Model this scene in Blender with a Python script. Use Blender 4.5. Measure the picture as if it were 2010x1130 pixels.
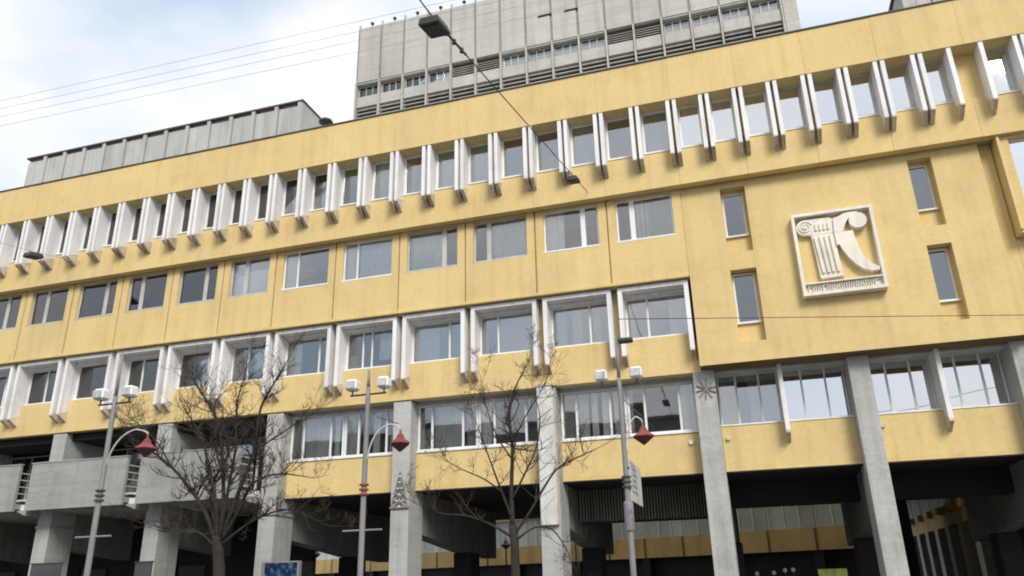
import bpy, bmesh, math, random
from mathutils import Vector, Matrix
random.seed(11)
sc = bpy.context.scene
col = sc.collection
for o in list(bpy.data.objects): bpy.data.objects.remove(o)

# ------------------------------------------------------------------ camera
PW, PH, FOC = 2010.0, 1130.0, 1524.85
YAW, PITCH, ROLL = math.radians(-16.4709), math.radians(20.9734), math.radians(-1.4256)
CAM = Vector((34.403, -27.483, 1.60))
_f = Vector((math.sin(YAW)*math.cos(PITCH), math.cos(YAW)*math.cos(PITCH), math.sin(PITCH)))
_r0 = Vector((math.cos(YAW), -math.sin(YAW), 0)); _u0 = _r0.cross(_f)
CR = math.cos(ROLL)*_r0 + math.sin(ROLL)*_u0
CU = -math.sin(ROLL)*_r0 + math.cos(ROLL)*_u0
cam = bpy.data.cameras.new('camera'); cam_o = bpy.data.objects.new('camera', cam); col.objects.link(cam_o)
cam.sensor_width = 36.0; cam.lens = 36.0*FOC/PW; cam.clip_start = 0.1; cam.clip_end = 3000
M = Matrix((CR, CU, -_f)).transposed().to_4x4(); M.translation = CAM
cam_o.matrix_world = M
sc.camera = cam_o

def ray(px, py): return CR*((px-PW/2)/FOC) + CU*((PH/2-py)/FOC) + _f
def at(px, py, Y):
    d = ray(px, py); return CAM + d*((Y-CAM.y)/d.y)

# ------------------------------------------------------------------ world, sun, exposure
SUN_EL, SUN_AZ = math.radians(38), math.radians(150)      # azimuth from +Y towards +X
w = bpy.data.worlds.new('World'); sc.world = w; w.use_nodes = True
nt = w.node_tree; nt.nodes.clear(); N = nt.nodes.new; L = nt.links.new
out = N('ShaderNodeOutputWorld'); bg = N('ShaderNodeBackground'); bg.inputs[1].default_value = 0.1
sky = N('ShaderNodeTexSky'); sky.sky_type = 'NISHITA'; sky.sun_disc = False
sky.sun_elevation = SUN_EL; sky.sun_rotation = SUN_AZ; sky.air_density = 1.0; sky.dust_density = 1.6
tc = N('ShaderNodeTexCoord'); mp = N('ShaderNodeMapping'); mp.inputs['Scale'].default_value = (1, 1, 1.7)
mp.inputs['Location'].default_value = (3.1, 0.1, 0.62)
n1 = N('ShaderNodeTexNoise'); n1.inputs['Scale'].default_value = 2.1; n1.inputs['Detail'].default_value = 5; n1.inputs['Roughness'].default_value = 0.52
n2 = N('ShaderNodeTexNoise'); n2.inputs['Scale'].default_value = 3.4; n2.inputs['Detail'].default_value = 3
cr = N('ShaderNodeValToRGB'); cr.color_ramp.elements[0].position = 0.36; cr.color_ramp.elements[1].position = 0.58
cr2 = N('ShaderNodeValToRGB'); cr2.color_ramp.elements[0].position = 0.3; cr2.color_ramp.elements[1].position = 0.7
cr2.color_ramp.elements[0].color = (6.6, 6.9, 7.5, 1); cr2.color_ramp.elements[1].color = (8.0, 8.0, 8.15, 1)
veil = N('ShaderNodeMix'); veil.data_type = 'RGBA'; veil.inputs[0].default_value = 0.72
veil.inputs[7].default_value = (5.5, 6.6, 7.9, 1)
mx = N('ShaderNodeMix'); mx.data_type = 'RGBA'
L(tc.outputs['Generated'], mp.inputs[0]); L(mp.outputs[0], n1.inputs[0]); L(mp.outputs[0], n2.inputs[0])
L(n1.outputs['Fac'], cr.inputs[0]); L(n2.outputs['Fac'], cr2.inputs[0])
L(sky.outputs[0], veil.inputs[6]); L(cr.outputs[0], mx.inputs[0]); L(veil.outputs[2], mx.inputs[6]); L(cr2.outputs[0], mx.inputs[7])
L(mx.outputs[2], bg.inputs[0]); L(bg.outputs[0], out.inputs[0])
sd = bpy.data.lights.new('sun', 'SUN'); sd.energy = 2.1; sd.angle = math.radians(22); sd.color = (1.0, 0.955, 0.88)
so = bpy.data.objects.new('sun', sd); col.objects.link(so)
sdir = Vector((math.sin(SUN_AZ)*math.cos(SUN_EL), math.cos(SUN_AZ)*math.cos(SUN_EL), math.sin(SUN_EL)))
so.rotation_euler = sdir.to_track_quat('Z', 'Y').to_euler(); so.location = (40, -40, 60)
vs = sc.view_settings; vs.view_transform = 'Standard'; vs.look = 'None'; vs.gamma = 1.0; vs.use_curve_mapping = False
vs.exposure = 0.48
sc.render.engine = 'CYCLES'; sc.cycles.filter_width = 1.9

# ------------------------------------------------------------------ materials
def newmat(name):
    m = bpy.data.materials.new(name); m.use_nodes = True; t = m.node_tree
    b = t.nodes['Principled BSDF']; return m, t, b
def surf(name, c, rough=0.8, blotch=0.12, bscale=0.5, fine=0.08, fscale=9.0, streak=0.0, sscale=3.0,
         stain=None, stain_amt=0.0, bump=0.15, bumpscale=30.0, metallic=0.0, spec=0.3, piece=0.0, course=0.0):
    """paint or concrete with blotches, grain, vertical run-off streaks and dirt, all in world space"""
    m, t, b = newmat(name); n = t.nodes.new; l = t.links.new
    g = n('ShaderNodeNewGeometry')
    def noise(scale, detail=3, mapscale=None):
        x = n('ShaderNodeTexNoise'); x.inputs['Scale'].default_value = scale; x.inputs['Detail'].default_value = detail
        if mapscale:
            mpn = n('ShaderNodeMapping'); mpn.inputs['Scale'].default_value = mapscale
            l(g.outputs['Position'], mpn.inputs[0]); l(mpn.outputs[0], x.inputs[0])
        else: l(g.outputs['Position'], x.inputs[0])
        return x.outputs['Fac']
    def rng(s, a, bb, lo=0.3, hi=0.7):
        r = n('ShaderNodeMapRange'); r.inputs[1].default_value = lo; r.inputs[2].default_value = hi
        r.inputs[3].default_value = a; r.inputs[4].default_value = bb; l(s, r.inputs[0]); return r.outputs[0]
    def mul(a, bb):
        x = n('ShaderNodeMath'); x.operation = 'MULTIPLY'; l(a, x.inputs[0]); l(bb, x.inputs[1]); return x.outputs[0]
    v = mul(rng(noise(bscale, 4), 1-blotch, 1+blotch), rng(noise(fscale, 5), 1-fine, 1+fine))
    if streak: v = mul(v, rng(noise(1.0, 4, (sscale, sscale, 0.16)), 1-streak, 1.0, 0.28, 0.52))
    if course: v = mul(v, rng(noise(1.0, 3, (0.35, 0.35, 5.0)), 1-course, 1+course*0.5, 0.35, 0.6))
    if piece:
        oi = n('ShaderNodeObjectInfo'); v = mul(v, rng(oi.outputs['Random'], 1-piece, 1+piece, 0, 1))
    base = n('ShaderNodeMix'); base.data_type = 'RGBA'; base.inputs[6].default_value = (*c, 1)
    base.inputs[7].default_value = (*(stain or c), 1)
    if stain:
        s = mul(rng(noise(0.9, 6), 0, 1, 0.5, 0.72), rng(noise(1.0, 4, (4, 4, 0.3)), 0.2, 1, 0.35, 0.6))
        k = n('ShaderNodeMath'); k.operation = 'MULTIPLY'; k.inputs[1].default_value = stain_amt; l(s, k.inputs[0]); l(k.outputs[0], base.inputs[0])
    else: base.inputs[0].default_value = 0
    sv = n('ShaderNodeVectorMath'); sv.operation = 'SCALE'; l(base.outputs[2], sv.inputs[0]); l(v, sv.inputs['Scale'])
    l(sv.outputs[0], b.inputs['Base Color'])
    b.inputs['Roughness'].default_value = rough; b.inputs['Metallic'].default_value = metallic
    b.inputs['Specular IOR Level'].default_value = spec
    if bump:
        bp = n('ShaderNodeBump'); bp.inputs['Strength'].default_value = bump; bp.inputs['Distance'].default_value = 0.02
        l(noise(bumpscale, 4), bp.inputs['Height']); l(bp.outputs[0], b.inputs['Normal'])
    return m

Y_PAINT = surf('yellow_render', (0.69, 0.525, 0.245), 0.85, 0.05, 0.3, 0.045, 7, streak=0.10, sscale=2.6, stain=(0.56, 0.36, 0.14), stain_amt=0.45, bump=0.2, piece=0.02)
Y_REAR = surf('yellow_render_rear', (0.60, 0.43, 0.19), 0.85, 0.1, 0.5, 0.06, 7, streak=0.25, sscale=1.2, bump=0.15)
WHITE = surf('white_paint', (0.80, 0.785, 0.775), 0.7, 0.04, 0.8, 0.04, 8, streak=0.18, sscale=4, stain=(0.52, 0.47, 0.40), stain_amt=0.45, bump=0.1, piece=0.05)
BRACKET = surf('weathered_bracket', (0.60, 0.52, 0.42), 0.9, 0.2, 2, 0.1, 9, streak=0.3, sscale=6, bump=0.2, piece=0.18)
CONC = surf('pillar_concrete', (0.44, 0.435, 0.41), 0.85, 0.08, 0.6, 0.09, 10, streak=0.22, sscale=2.4, stain=(0.33, 0.32, 0.28), stain_amt=0.6, bump=0.25, piece=0.04, course=0.05)
BALC = surf('balcony_concrete', (0.34, 0.34, 0.325), 0.9, 0.08, 0.7, 0.08, 10, streak=0.2, sscale=2.2, stain=(0.22, 0.22, 0.21), stain_amt=0.6, bump=0.25, course=0.08, piece=0.04)
TOWER = surf('tower_concrete', (0.47, 0.445, 0.405), 0.9, 0.08, 0.45, 0.08, 9, streak=0.17, sscale=1.5, stain=(0.36, 0.33, 0.29), stain_amt=0.6, bump=0.3, piece=0.045, course=0.06)
TOWER_TRIM = surf('tower_trim', (0.46, 0.44, 0.40), 0.85, 0.1, 1, 0.08, 9, streak=0.2, sscale=3)
PENT = surf('penthouse_panel', (0.45, 0.445, 0.425), 0.8, 0.08, 0.6, 0.06, 9, streak=0.22, sscale=1.8, stain=(0.3, 0.29, 0.28), stain_amt=0.45, piece=0.05)
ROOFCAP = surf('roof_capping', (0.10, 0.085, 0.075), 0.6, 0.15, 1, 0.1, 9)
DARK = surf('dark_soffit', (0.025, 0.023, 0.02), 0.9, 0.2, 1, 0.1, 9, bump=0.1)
CORR = surf('dark_corrugated', (0.20, 0.195, 0.17), 0.75, 0.15, 1.5, 0.1, 9, streak=0.35, sscale=5)
ROOM = surf('room_wall', (0.45, 0.45, 0.43), 0.9, 0.25, 0.8, 0.05, 5, bump=0)
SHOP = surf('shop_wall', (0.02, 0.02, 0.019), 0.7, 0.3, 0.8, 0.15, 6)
FRAME_W = surf('window_frame_white', (0.78, 0.775, 0.76), 0.5, 0.05, 1, 0.04, 8, streak=0.1, sscale=5, bump=0.05)
FRAME_G = surf('window_frame_grey', (0.50, 0.485, 0.45), 0.6, 0.15, 1.2, 0.08, 8, streak=0.25, sscale=5, bump=0.05)
FRAME_D = surf('window_frame_dark', (0.14, 0.13, 0.12), 0.6, 0.15, 1.2, 0.08, 8, bump=0.05)
CURT_W = surf('curtain_white', (0.84, 0.83, 0.80), 0.9, 0.06, 1, 0.03, 4, bump=0)
CURT_G = surf('curtain_greygreen', (0.66, 0.69, 0.65), 0.9, 0.15, 1, 0.05, 4, bump=0)
CURT_B = surf('curtain_grey', (0.42, 0.42, 0.41), 0.9, 0.2, 1, 0.05, 4, bump=0)
METAL = surf('galvanised_pole', (0.24, 0.237, 0.232), 0.55, 0.08, 2, 0.06, 15, streak=0.15, sscale=8, metallic=0.0, bump=0.05, spec=0.4)
METAL_D = surf('dark_metal', (0.06, 0.058, 0.052), 0.5, 0.2, 3, 0.1, 15, bump=0.05)
RED = surf('lantern_red', (0.24, 0.05, 0.045), 0.45, 0.2, 4, 0.1, 15, bump=0.05, spec=0.5)
RED_D = surf('lantern_red_dark', (0.085, 0.022, 0.02), 0.5, 0.2, 4, 0.1, 15, bump=0.05, spec=0.5)
LENSW = surf('floodlight_white', (0.82, 0.81, 0.78), 0.4, 0.05, 3, 0.03, 15, bump=0.02, spec=0.5)
BARK = surf('bark', (0.036, 0.031, 0.027), 0.95, 0.3, 3, 0.2, 20, bump=0.6, bumpscale=25)
TWIG = surf('twig_bark', (0.05, 0.036, 0.03), 0.9, 0.3, 3, 0.15, 20, bump=0)
STONE = surf('emblem_stone', (0.79, 0.74, 0.635), 0.8, 0.06, 2, 0.05, 12, streak=0.15, sscale=5, stain=(0.5, 0.46, 0.36), stain_amt=0.4, bump=0.2)
CABLE = surf('cable_rubber', (0.045, 0.045, 0.05), 0.6, 0.1, 2, 0.05, 9, bump=0)
CABLE_G = surf('cable_grey', (0.5, 0.5, 0.53), 0.6, 0.1, 2, 0.05, 9, bump=0)
ASPH = surf('asphalt', (0.055, 0.055, 0.055), 0.9, 0.2, 0.4, 0.25, 30, bump=0.4, bumpscale=60)
PAVE = surf('paving', (0.16, 0.157, 0.15), 0.9, 0.15, 0.5, 0.12, 12, bump=0.3)
KERB = surf('kerb_stone', (0.35, 0.345, 0.33), 0.9, 0.12, 0.8, 0.1, 12, bump=0.3)
SIGN_W = surf('sign_white', (0.55, 0.55, 0.53), 0.6, 0.12, 2.5, 0.12, 10, streak=0.3, sscale=5)
ORN = surf('ornament_wire', (0.22, 0.205, 0.19), 0.8, 0.2, 5, 0.2, 15)
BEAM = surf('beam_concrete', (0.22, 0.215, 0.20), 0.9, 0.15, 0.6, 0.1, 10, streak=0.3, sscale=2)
TJOINT = surf('tower_joint', (0.30, 0.285, 0.25), 0.9, 0.15, 1, 0.1, 9, streak=0.2, sscale=3)
SOFF_SHADE = surf('soffit_shade_brown', (0.17, 0.12, 0.06), 0.9, 0.15, 0.6, 0.1, 8)  # yellow soffit under the emblem block, its shade put into the colour
FROST = surf('frosted_glass', (0.46, 0.52, 0.51), 0.25, 0.15, 0.5, 0.05, 5, bump=0, spec=0.5, piece=0.12)
SIGN_P = surf('board_offwhite', (0.62, 0.61, 0.58), 0.7, 0.12, 1.5, 0.12, 10, streak=0.25, sscale=5, stain=(0.35, 0.33, 0.3), stain_amt=0.6)
PINK = surf('ornament_pink', (0.36, 0.27, 0.27), 0.8, 0.2, 5, 0.2, 15)
BOARD = surf('board_grey', (0.07, 0.07, 0.073), 0.7, 0.15, 1.5, 0.1, 9)
RAILW = surf('rail_white', (0.7, 0.7, 0.68), 0.5, 0.1, 2, 0.05, 9)
SIGNYG = surf('sign_yellow_green', (0.62, 0.66, 0.18), 0.6, 0.25, 3, 0.1, 9)
LILAC = surf('poster_lilac', (0.22, 0.195, 0.23), 0.7, 0.35, 5, 0.2, 14)

def glassmat(name, base_refl, tint, wav=0.009):
    m = bpy.data.materials.new(name); m.use_nodes = True; t = m.node_tree; t.nodes.clear(); n = t.nodes.new; l = t.links.new
    o = n('ShaderNodeOutputMaterial'); mx = n('ShaderNodeMixShader'); tr = n('ShaderNodeBsdfTransparent'); gl = n('ShaderNodeBsdfGlossy')
    tr.inputs[0].default_value = (*tint, 1); gl.inputs['Roughness'].default_value = 0.02; gl.inputs[0].default_value = (0.97, 0.97, 0.97, 1)
    fr = n('ShaderNodeFresnel'); fr.inputs[0].default_value = 1.5
    ad = n('ShaderNodeMath'); ad.inputs[1].default_value = base_refl; ad.use_clamp = True
    g = n('ShaderNodeNewGeometry'); nz = n('ShaderNodeTexNoise'); nz.inputs['Scale'].default_value = 1.3; nz.inputs['Detail'].default_value = 1
    bp = n('ShaderNodeBump'); bp.inputs['Strength'].default_value = wav*5; bp.inputs['Distance'].default_value = 0.03
    l(g.outputs['Position'], nz.inputs[0]); l(nz.outputs['Fac'], bp.inputs['Height']); l(bp.outputs[0], gl.inputs['Normal'])
    l(fr.outputs[0], ad.inputs[0]); l(ad.outputs[0], mx.inputs[0]); l(tr.outputs[0], mx.inputs[1]); l(gl.outputs[0], mx.inputs[2]); l(mx.outputs[0], o.inputs[0])
    return m
GLASS = glassmat('window_glass', 0.10, (0.9, 0.91, 0.91))
GLASS_R = glassmat('window_glass_mirror', 0.6, (0.7, 0.72, 0.75))
GLASS_M = glassmat('window_glass_bright', 0.22, (0.78, 0.79, 0.79))

def bluescreen():
    m, t, b = newmat('blue_poster'); n = t.nodes.new; l = t.links.new
    g = n('ShaderNodeNewGeometry'); v = n('ShaderNodeTexNoise'); v.inputs['Scale'].default_value = 4.5; v.inputs['Detail'].default_value = 4
    r = n('ShaderNodeValToRGB'); e = r.color_ramp.elements; e[0].position = 0.48; e[0].color = (0.01, 0.025, 0.07, 1); e[1].position = 0.66; e[1].color = (0.07, 0.17, 0.26, 1)
    l(g.outputs['Position'], v.inputs[0]); l(v.outputs['Fac'], r.inputs[0]); l(r.outputs[0], b.inputs['Base Color']); b.inputs['Roughness'].default_value = 0.25
    return m
BLUE = bluescreen()

# ------------------------------------------------------------------ mesh helpers
WL = {}                                  # world position of every object (nothing here is rotated or scaled)
def link(name, me, loc=(0, 0, 0), parent=None):
    o = bpy.data.objects.new(name, me); col.objects.link(o); loc = Vector(loc); WL[o] = loc
    if parent is not None:
        o.parent = parent; o.location = loc - WL[parent]
    else: o.location = loc
    return o
def thing(name, label, cat, loc=(0, 0, 0), group=None):
    return tag(link(name, None, loc), label, cat, group)
def tag(o, label, cat, group=None):
    o['label'] = label; o['category'] = cat
    if group: o['group'] = group
    return o
_bc = {}
def boxmesh(dx, dy, dz, m, bev=0.0):
    key = (round(dx, 3), round(dy, 3), round(dz, 3), m.name, bev)
    if key in _bc: return _bc[key]
    bm = bmesh.new(); bmesh.ops.create_cube(bm, size=1.0)
    for v in bm.verts: v.co = Vector((v.co.x*dx, v.co.y*dy, v.co.z*dz))
    if bev: bmesh.ops.bevel(bm, geom=bm.edges[:], offset=bev, segments=1, affect='EDGES')
    me = bpy.data.meshes.new('box'); bm.to_mesh(me); bm.free(); me.materials.append(m); _bc[key] = me; return me
_pr = random.Random(77)
def box(name, x0, x1, y0, y1, z0, z1, m, parent=None, bev=0.0):
    o = link(name, boxmesh(x1-x0, y1-y0, z1-z0, m, bev), ((x0+x1)/2, (y0+y1)/2, (z0+z1)/2), parent)
    if name == 'pane': o.rotation_euler = (_pr.gauss(0, 0.007), 0, _pr.gauss(0, 0.008))     # old panes never sit quite true
    return o
def meshobj(name, verts, faces, m, parent=None, loc=(0, 0, 0), smooth=False):
    me = bpy.data.meshes.new(name); me.from_pydata([tuple(v) for v in verts], [], faces); me.materials.append(m)
    bm = bmesh.new(); bm.from_mesh(me); bmesh.ops.recalc_face_normals(bm, faces=bm.faces[:]); bm.to_mesh(me); bm.free()
    if smooth:
        for p in me.polygons: p.use_smooth = True
    me.update()
    return link(name, me, loc, parent)
class MB:
    def __init__(s): s.v = []; s.f = []
    def box(s, x0, x1, y0, y1, z0, z1):
        i = len(s.v)
        s.v += [(x0, y0, z0), (x1, y0, z0), (x1, y1, z0), (x0, y1, z0), (x0, y0, z1), (x1, y0, z1), (x1, y1, z1), (x0, y1, z1)]
        s.f += [tuple(i+k for k in q) for q in ((0, 3, 2, 1), (4, 5, 6, 7), (0, 1, 5, 4), (1, 2, 6, 5), (2, 3, 7, 6), (3, 0, 4, 7))]
        return s
    def prism_x(s, prof, x0, x1):            # profile in (y, z), extruded along x
        i = len(s.v); k = len(prof)
        s.v += [(x0, y, z) for y, z in prof] + [(x1, y, z) for y, z in prof]
        s.f += [tuple(i+j for j in range(k)), tuple(i+k+j for j in reversed(range(k)))]
        s.f += [(i+j, i+(j+1) % k, i+k+(j+1) % k, i+k+j) for j in range(k)]
        return s
    def prism_y(s, prof, y0, y1):            # profile in (x, z), extruded along y
        i = len(s.v); k = len(prof)
        s.v += [(x, y0, z) for x, z in prof] + [(x, y1, z) for x, z in prof]
        s.f += [tuple(i+j for j in range(k)), tuple(i+k+j for j in reversed(range(k)))]
        s.f += [(i+j, i+(j+1) % k, i+k+(j+1) % k, i+k+j) for j in range(k)]
        return s
    def tube(s, pts, rad, n=8, caps=True):
        pts = [Vector(p) for p in pts]
        if not hasattr(rad, '__len__'): rad = [rad]*len(pts)
        i0 = len(s.v); up = None
        for k, p in enumerate(pts):
            t = (pts[min(k+1, len(pts)-1)] - pts[max(k-1, 0)]).normalized()
            if up is None:
                up = Vector((0, 0, 1)) if abs(t.z) < 0.9 else Vector((1, 0, 0))
            a = t.cross(up).normalized(); b2 = a.cross(t).normalized(); up = b2
            for j in range(n):
                an = 2*math.pi*j/n
                s.v.append(tuple(p + (a*math.cos(an) + b2*math.sin(an))*rad[k]))
        for k in range(len(pts)-1):
            for j in range(n):
                q = i0+k*n
                s.f.append((q+j, q+(j+1) % n, q+n+(j+1) % n, q+n+j))
        if caps:
            s.f.append(tuple(i0+j for j in reversed(range(n)))); q = i0+(len(pts)-1)*n; s.f.append(tuple(q+j for j in range(n)))
        return s
    def lathe(s, c, prof, n=12):             # prof: (radius, z) about a vertical axis through c
        i0 = len(s.v)
        for r_, z in prof:
            for j in range(n):
                a = 2*math.pi*j/n; s.v.append((c[0]+r_*math.cos(a), c[1]+r_*math.sin(a), c[2]+z))
        for k in range(len(prof)-1):
            for j in range(n):
                q = i0+k*n; s.f.append((q+j, q+(j+1) % n, q+n+(j+1) % n, q+n+j))
        s.f.append(tuple(i0+j for j in reversed(range(n)))); q = i0+(len(prof)-1)*n; s.f.append(tuple(q+j for j in range(n)))
        return s
    def build(s, name, m, parent=None, smooth=False):
        # local origin at the bottom centre of the piece
        xs = [v[0] for v in s.v]; ys = [v[1] for v in s.v]; zs = [v[2] for v in s.v]
        c = Vector(((min(xs)+max(xs))/2, (min(ys)+max(ys))/2, min(zs)))
        return meshobj(name, [Vector(v)-c for v in s.v], s.f, m, parent, c, smooth)

# ------------------------------------------------------------------ ground (the setting)
def setting(o): o['kind'] = 'structure'; return o
setting(meshobj('ground', [(-400, -400, -0.02), (450, -400, -0.02), (450, 450, -0.02), (-400, 450, -0.02)], [(0, 1, 2, 3)], PAVE))
setting(box('road', -300, 350, -40, -14.6, -0.13, -0.012, ASPH))
setting(box('pavement', -200, 250, -14.2, 60, -0.10, 0.0, PAVE))
kb = MB()
for i in range(60): kb.box(-40+i*2.0, -40+i*2.0+1.985, -14.55, -14.22, -0.1, 0.06+0.004*math.sin(i*7.1))
setting(kb.build('kerb', KERB))

# ================================================================== MAIN BUILDING
B = thing('office_building', 'long yellow rendered office building with white window fins, raised on grey pillars', 'building', (20, 8, 0))
def warp(x):
    pts = [(-20, 0.15), (0, 0.05), (8, 0), (12, -0.18), (15, -0.38), (18, -0.32), (21, -0.2), (24, -0.13), (27, -0.05), (30, 0), (60, 0)]
    for (a, da), (b, db) in zip(pts, pts[1:]):
        if a <= x <= b: return x + da + (db-da)*(x-a)/(b-a)
    return x
BX0, BX1, BYB = -14.0, 62.0, 18.0
Z_ROOF, Z_BAND, Z_LEDGE, Z_4, Z_3, Z_2 = 21.87, 19.86, 16.27, 12.5, 8.9, 5.29
# core: slabs, room back walls, rear wall
box('roof_slab', BX0, BX1, 1.31, BYB, Z_BAND+0.03, 21.45, ROOM, B)
box('floor_slab', BX0, BX1, 0.98, BYB, Z_LEDGE+0.04, 17.86, ROOM, B)
box('floor_slab', BX0, BX1, 1.42, BYB, Z_4+0.03, 13.3, ROOM, B)
box('floor_slab', BX0, BX1, 2.1, BYB, Z_3+0.03, 10.2, ROOM, B)
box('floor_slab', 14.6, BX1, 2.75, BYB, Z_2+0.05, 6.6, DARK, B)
box('room_back_wall', BX0, BX1, 4.6, 4.8, 6.6, Z_BAND+0.02, ROOM, B)
box('rear_wall', BX0, BX1, BYB-0.3, BYB+0.3, 6.6, Z_ROOF-0.3, Y_REAR, B)
box('end_wall', BX0-0.3, BX0-0.003, 1.0, BYB, 5.4, Z_ROOF-0.2, Y_PAINT, B)
box('end_wall', BX1+0.003, BX1+0.3, 1.0, BYB, 5.4, Z_ROOF-0.2, Y_PAINT, B)

# bay grid
def bay(i): return warp(0.08+3.0*i)
# -- top band and lower fascia as long render panels with hairline joints
xs = [warp(33.15-3.0*k) for k in range(15, -1, -1)] + [35.75, 38.35, 40.95, 43.87, 46.95, 49.55, 52.15, 56, 62.0]
for k, (a, b) in enumerate(zip(xs, xs[1:])):
    box('band_panel', a+0.0015, b-0.0015, 0.0+0.003*((k*7) % 3), 1.3, Z_BAND, Z_ROOF, Y_PAINT, B, 0.008)
    box('fascia_panel', a+0.003, b-0.003, 0.60+0.003*((k*5) % 3), 0.97, Z_LEDGE, 17.88, Y_PAINT, B, 0.008)
box('parapet_capping', BX0, BX1, -0.05, 0.5, Z_ROOF+0.003, Z_ROOF+0.055, ROOFCAP, B)

# -- curtains: pleated sheet with real folds
_cc = {}
def curtainmesh(wd, h, m, folds):
    key = (round(wd, 2), round(h, 2), m.name, folds)
    if key in _cc: return _cc[key]
    n = folds*4; v = []; f = []
    for i in range(n+1):
        x = -wd/2 + wd*i/n; y = 0.028*math.sin(i*math.pi/2+0.3*math.sin(i*1.7)) + 0.012*math.sin(i*0.9)
        v += [(x, y, -h/2), (x + 0.01*math.sin(i*2.3), y*0.6, h/2)]
        if i: f.append((2*i-2, 2*i, 2*i+1, 2*i-1))
    me = bpy.data.meshes.new('curtain'); me.from_pydata(v, [], f); me.materials.append(m)
    for p in me.polygons: p.use_smooth = True
    _cc[key] = me; return me
_wf = {}
def window(x0, x1, z0, z1, Y, mull=(), fm=FRAME_W, gm=GLASS, curtains=(), fw=0.06, mw=0.05, sill=True, sillm=None, parent=None, blind=None, transom=None):
    """window part: outer frame; sub-parts pane, mullion, sill, curtain"""
    P = parent or B; wd = x1-x0; h = z1-z0
    key = (round(wd, 3), round(h, 3), fm.name, fw)
    if key not in _wf:
        q = MB(); a = wd/2; c = h/2
        q.box(-a, -a+fw, -0.05, 0.05, -c, c).box(a-fw, a, -0.05, 0.05, -c, c).box(-a+fw, a-fw, -0.05, 0.05, c-fw, c).box(-a+fw, a-fw, -0.05, 0.05, -c, -c+fw)
        me = bpy.data.meshes.new('window'); me.from_pydata(q.v, [], q.f); me.materials.append(fm); _wf[key] = me
    o = link('window', _wf[key], ((x0+x1)/2, Y+0.05, (z0+z1)/2), P)
    cuts = [0.0]+list(mull)+[1.0]; ix0, ix1 = x0+fw, x1-fw
    for k in range(len(cuts)-1):
        a = ix0+(ix1-ix0)*cuts[k]; b = ix0+(ix1-ix0)*cuts[k+1]
        if k: a += mw/2
        if k < len(cuts)-2: b -= mw/2
        ztop = z1-fw
        if transom: 
            box('pane', a+0.002, b-0.002, Y+0.045, Y+0.055, ztop-transom+0.04, ztop-0.002, gm, o)
            box('transom', a+0.001, b-0.001, Y+0.004, Y+0.096, ztop-transom, ztop-transom+0.04, fm, o); ztop -= transom
        box('pane', a+0.002, b-0.002, Y+0.045, Y+0.055, z0+fw+0.002, ztop-0.002, gm, o)
    for c in mull:
        xm = ix0+(ix1-ix0)*c; box('mullion', xm-mw/2, xm+mw/2, Y+0.002, Y+0.098, z0+fw, z1-fw, fm, o)
    if sill: box('sill', x0-0.04, x1+0.04, Y-0.13, Y+0.06, z0-0.06, z0-0.002, sillm or FRAME_W, o)
    for (a, b, cm, drop) in curtains:          # fractions of the width; drop = how far down it hangs
        xa = x0+wd*a; xb = x0+wd*b; hh = (h-0.04)*abs(drop); fo = max(3, int((xb-xa)*6))
        link('curtain', curtainmesh(xb-xa, hh, cm, fo), ((xa+xb)/2, Y+0.15, z1-0.02-hh/2 if drop > 0 else z0+0.02+hh/2), o)
    return o

# -- top row: paired fins, narrow windows
gaps = [(warp(33.15-1.5*k)) for k in range(28, -1, -1)] + [33.15+1.3*k for k in range(1, 8)]
FT = 0.15; GP = 0.055
def fin(x0, x1, zt=Z_BAND, zb=17.42, yf=0.03, yb=0.76, drop=0.36, ybr=0.6):
    f_ = MB().prism_x([(yf, zt-0.003), (yb, zt-0.003), (yb, zb+0.30), (yf, zb)], x0, x1).build('sunshade_fin', WHITE, B)
    # bracket foot: weathered slanting underside down to the fascia
    MB().prism_x([(yf+0.004, zb-0.002), (ybr+0.002, zb+0.22), (ybr+0.002, zb-drop), (yf+0.004, zb-0.05)], x0+0.004, x1-0.004).build('bracket', BRACKET, f_)
    return f_
fins = []
rnd = random.Random(4)
for k, g in enumerate(gaps):
    left_of_pair = g-GP-FT, g-GP
    right_of_pair = g+GP, g+GP+FT
    fins.append((g, left_of_pair, right_of_pair))
    fin(*left_of_pair); fin(*right_of_pair)
    box('pier', g-GP+0.002, g+GP-0.002, 0.5, 1.2, 17.885, Z_BAND-0.004, Y_PAINT, B)
fin(43.27, 43.27+FT); fin(44.33, 44.33+FT)
extra = [45.65, 46.95, 48.25, 49.55]
for g in extra:
    fin(g-GP-FT, g-GP); fin(g+GP, g+GP+FT); box('pier', g-GP+0.002, g+GP-0.002, 0.5, 1.2, 17.885, Z_BAND-0.004, Y_PAINT, B)
box('pier', 43.27+FT+0.003, 44.33-0.003, 0.72, 1.2, 17.885, Z_BAND-0.004, Y_PAINT, B)
def topwindow(a, b):
    right = a > 36.5
    t = (a-12)/34.0
    r = rnd.random()
    cs = []
    if right: cs = [(0.02, 0.98, CURT_W, 1.0)]
    elif r < 0.45+0.4*t: cs = [(0.03, 0.97, CURT_W if rnd.random() < 0.2+t*0.6 else CURT_G, 1.0)]
    elif r < 0.85: cs = [(0.03, 0.45, CURT_B, 1.0)]
    window(a+0.003, b-0.003, 17.93, Z_BAND-0.004, 0.70, (), FRAME_W if not right else FRAME_G, GLASS_R if a > 33 else (GLASS_M if a > 20 else GLASS), cs, fw=0.075, sill=False)
    box('sill_panel', a+0.002, b-0.002, 0.57, 0.75, 17.86, 17.90, FRAME_W, B)
gl = gaps
for a, b in zip(gl, gl[1:]): topwindow(a+GP+FT, b-GP-FT)
topwindow(gl[-1]+GP+FT, 43.27)
ee = [44.33-0.055] + extra
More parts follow.
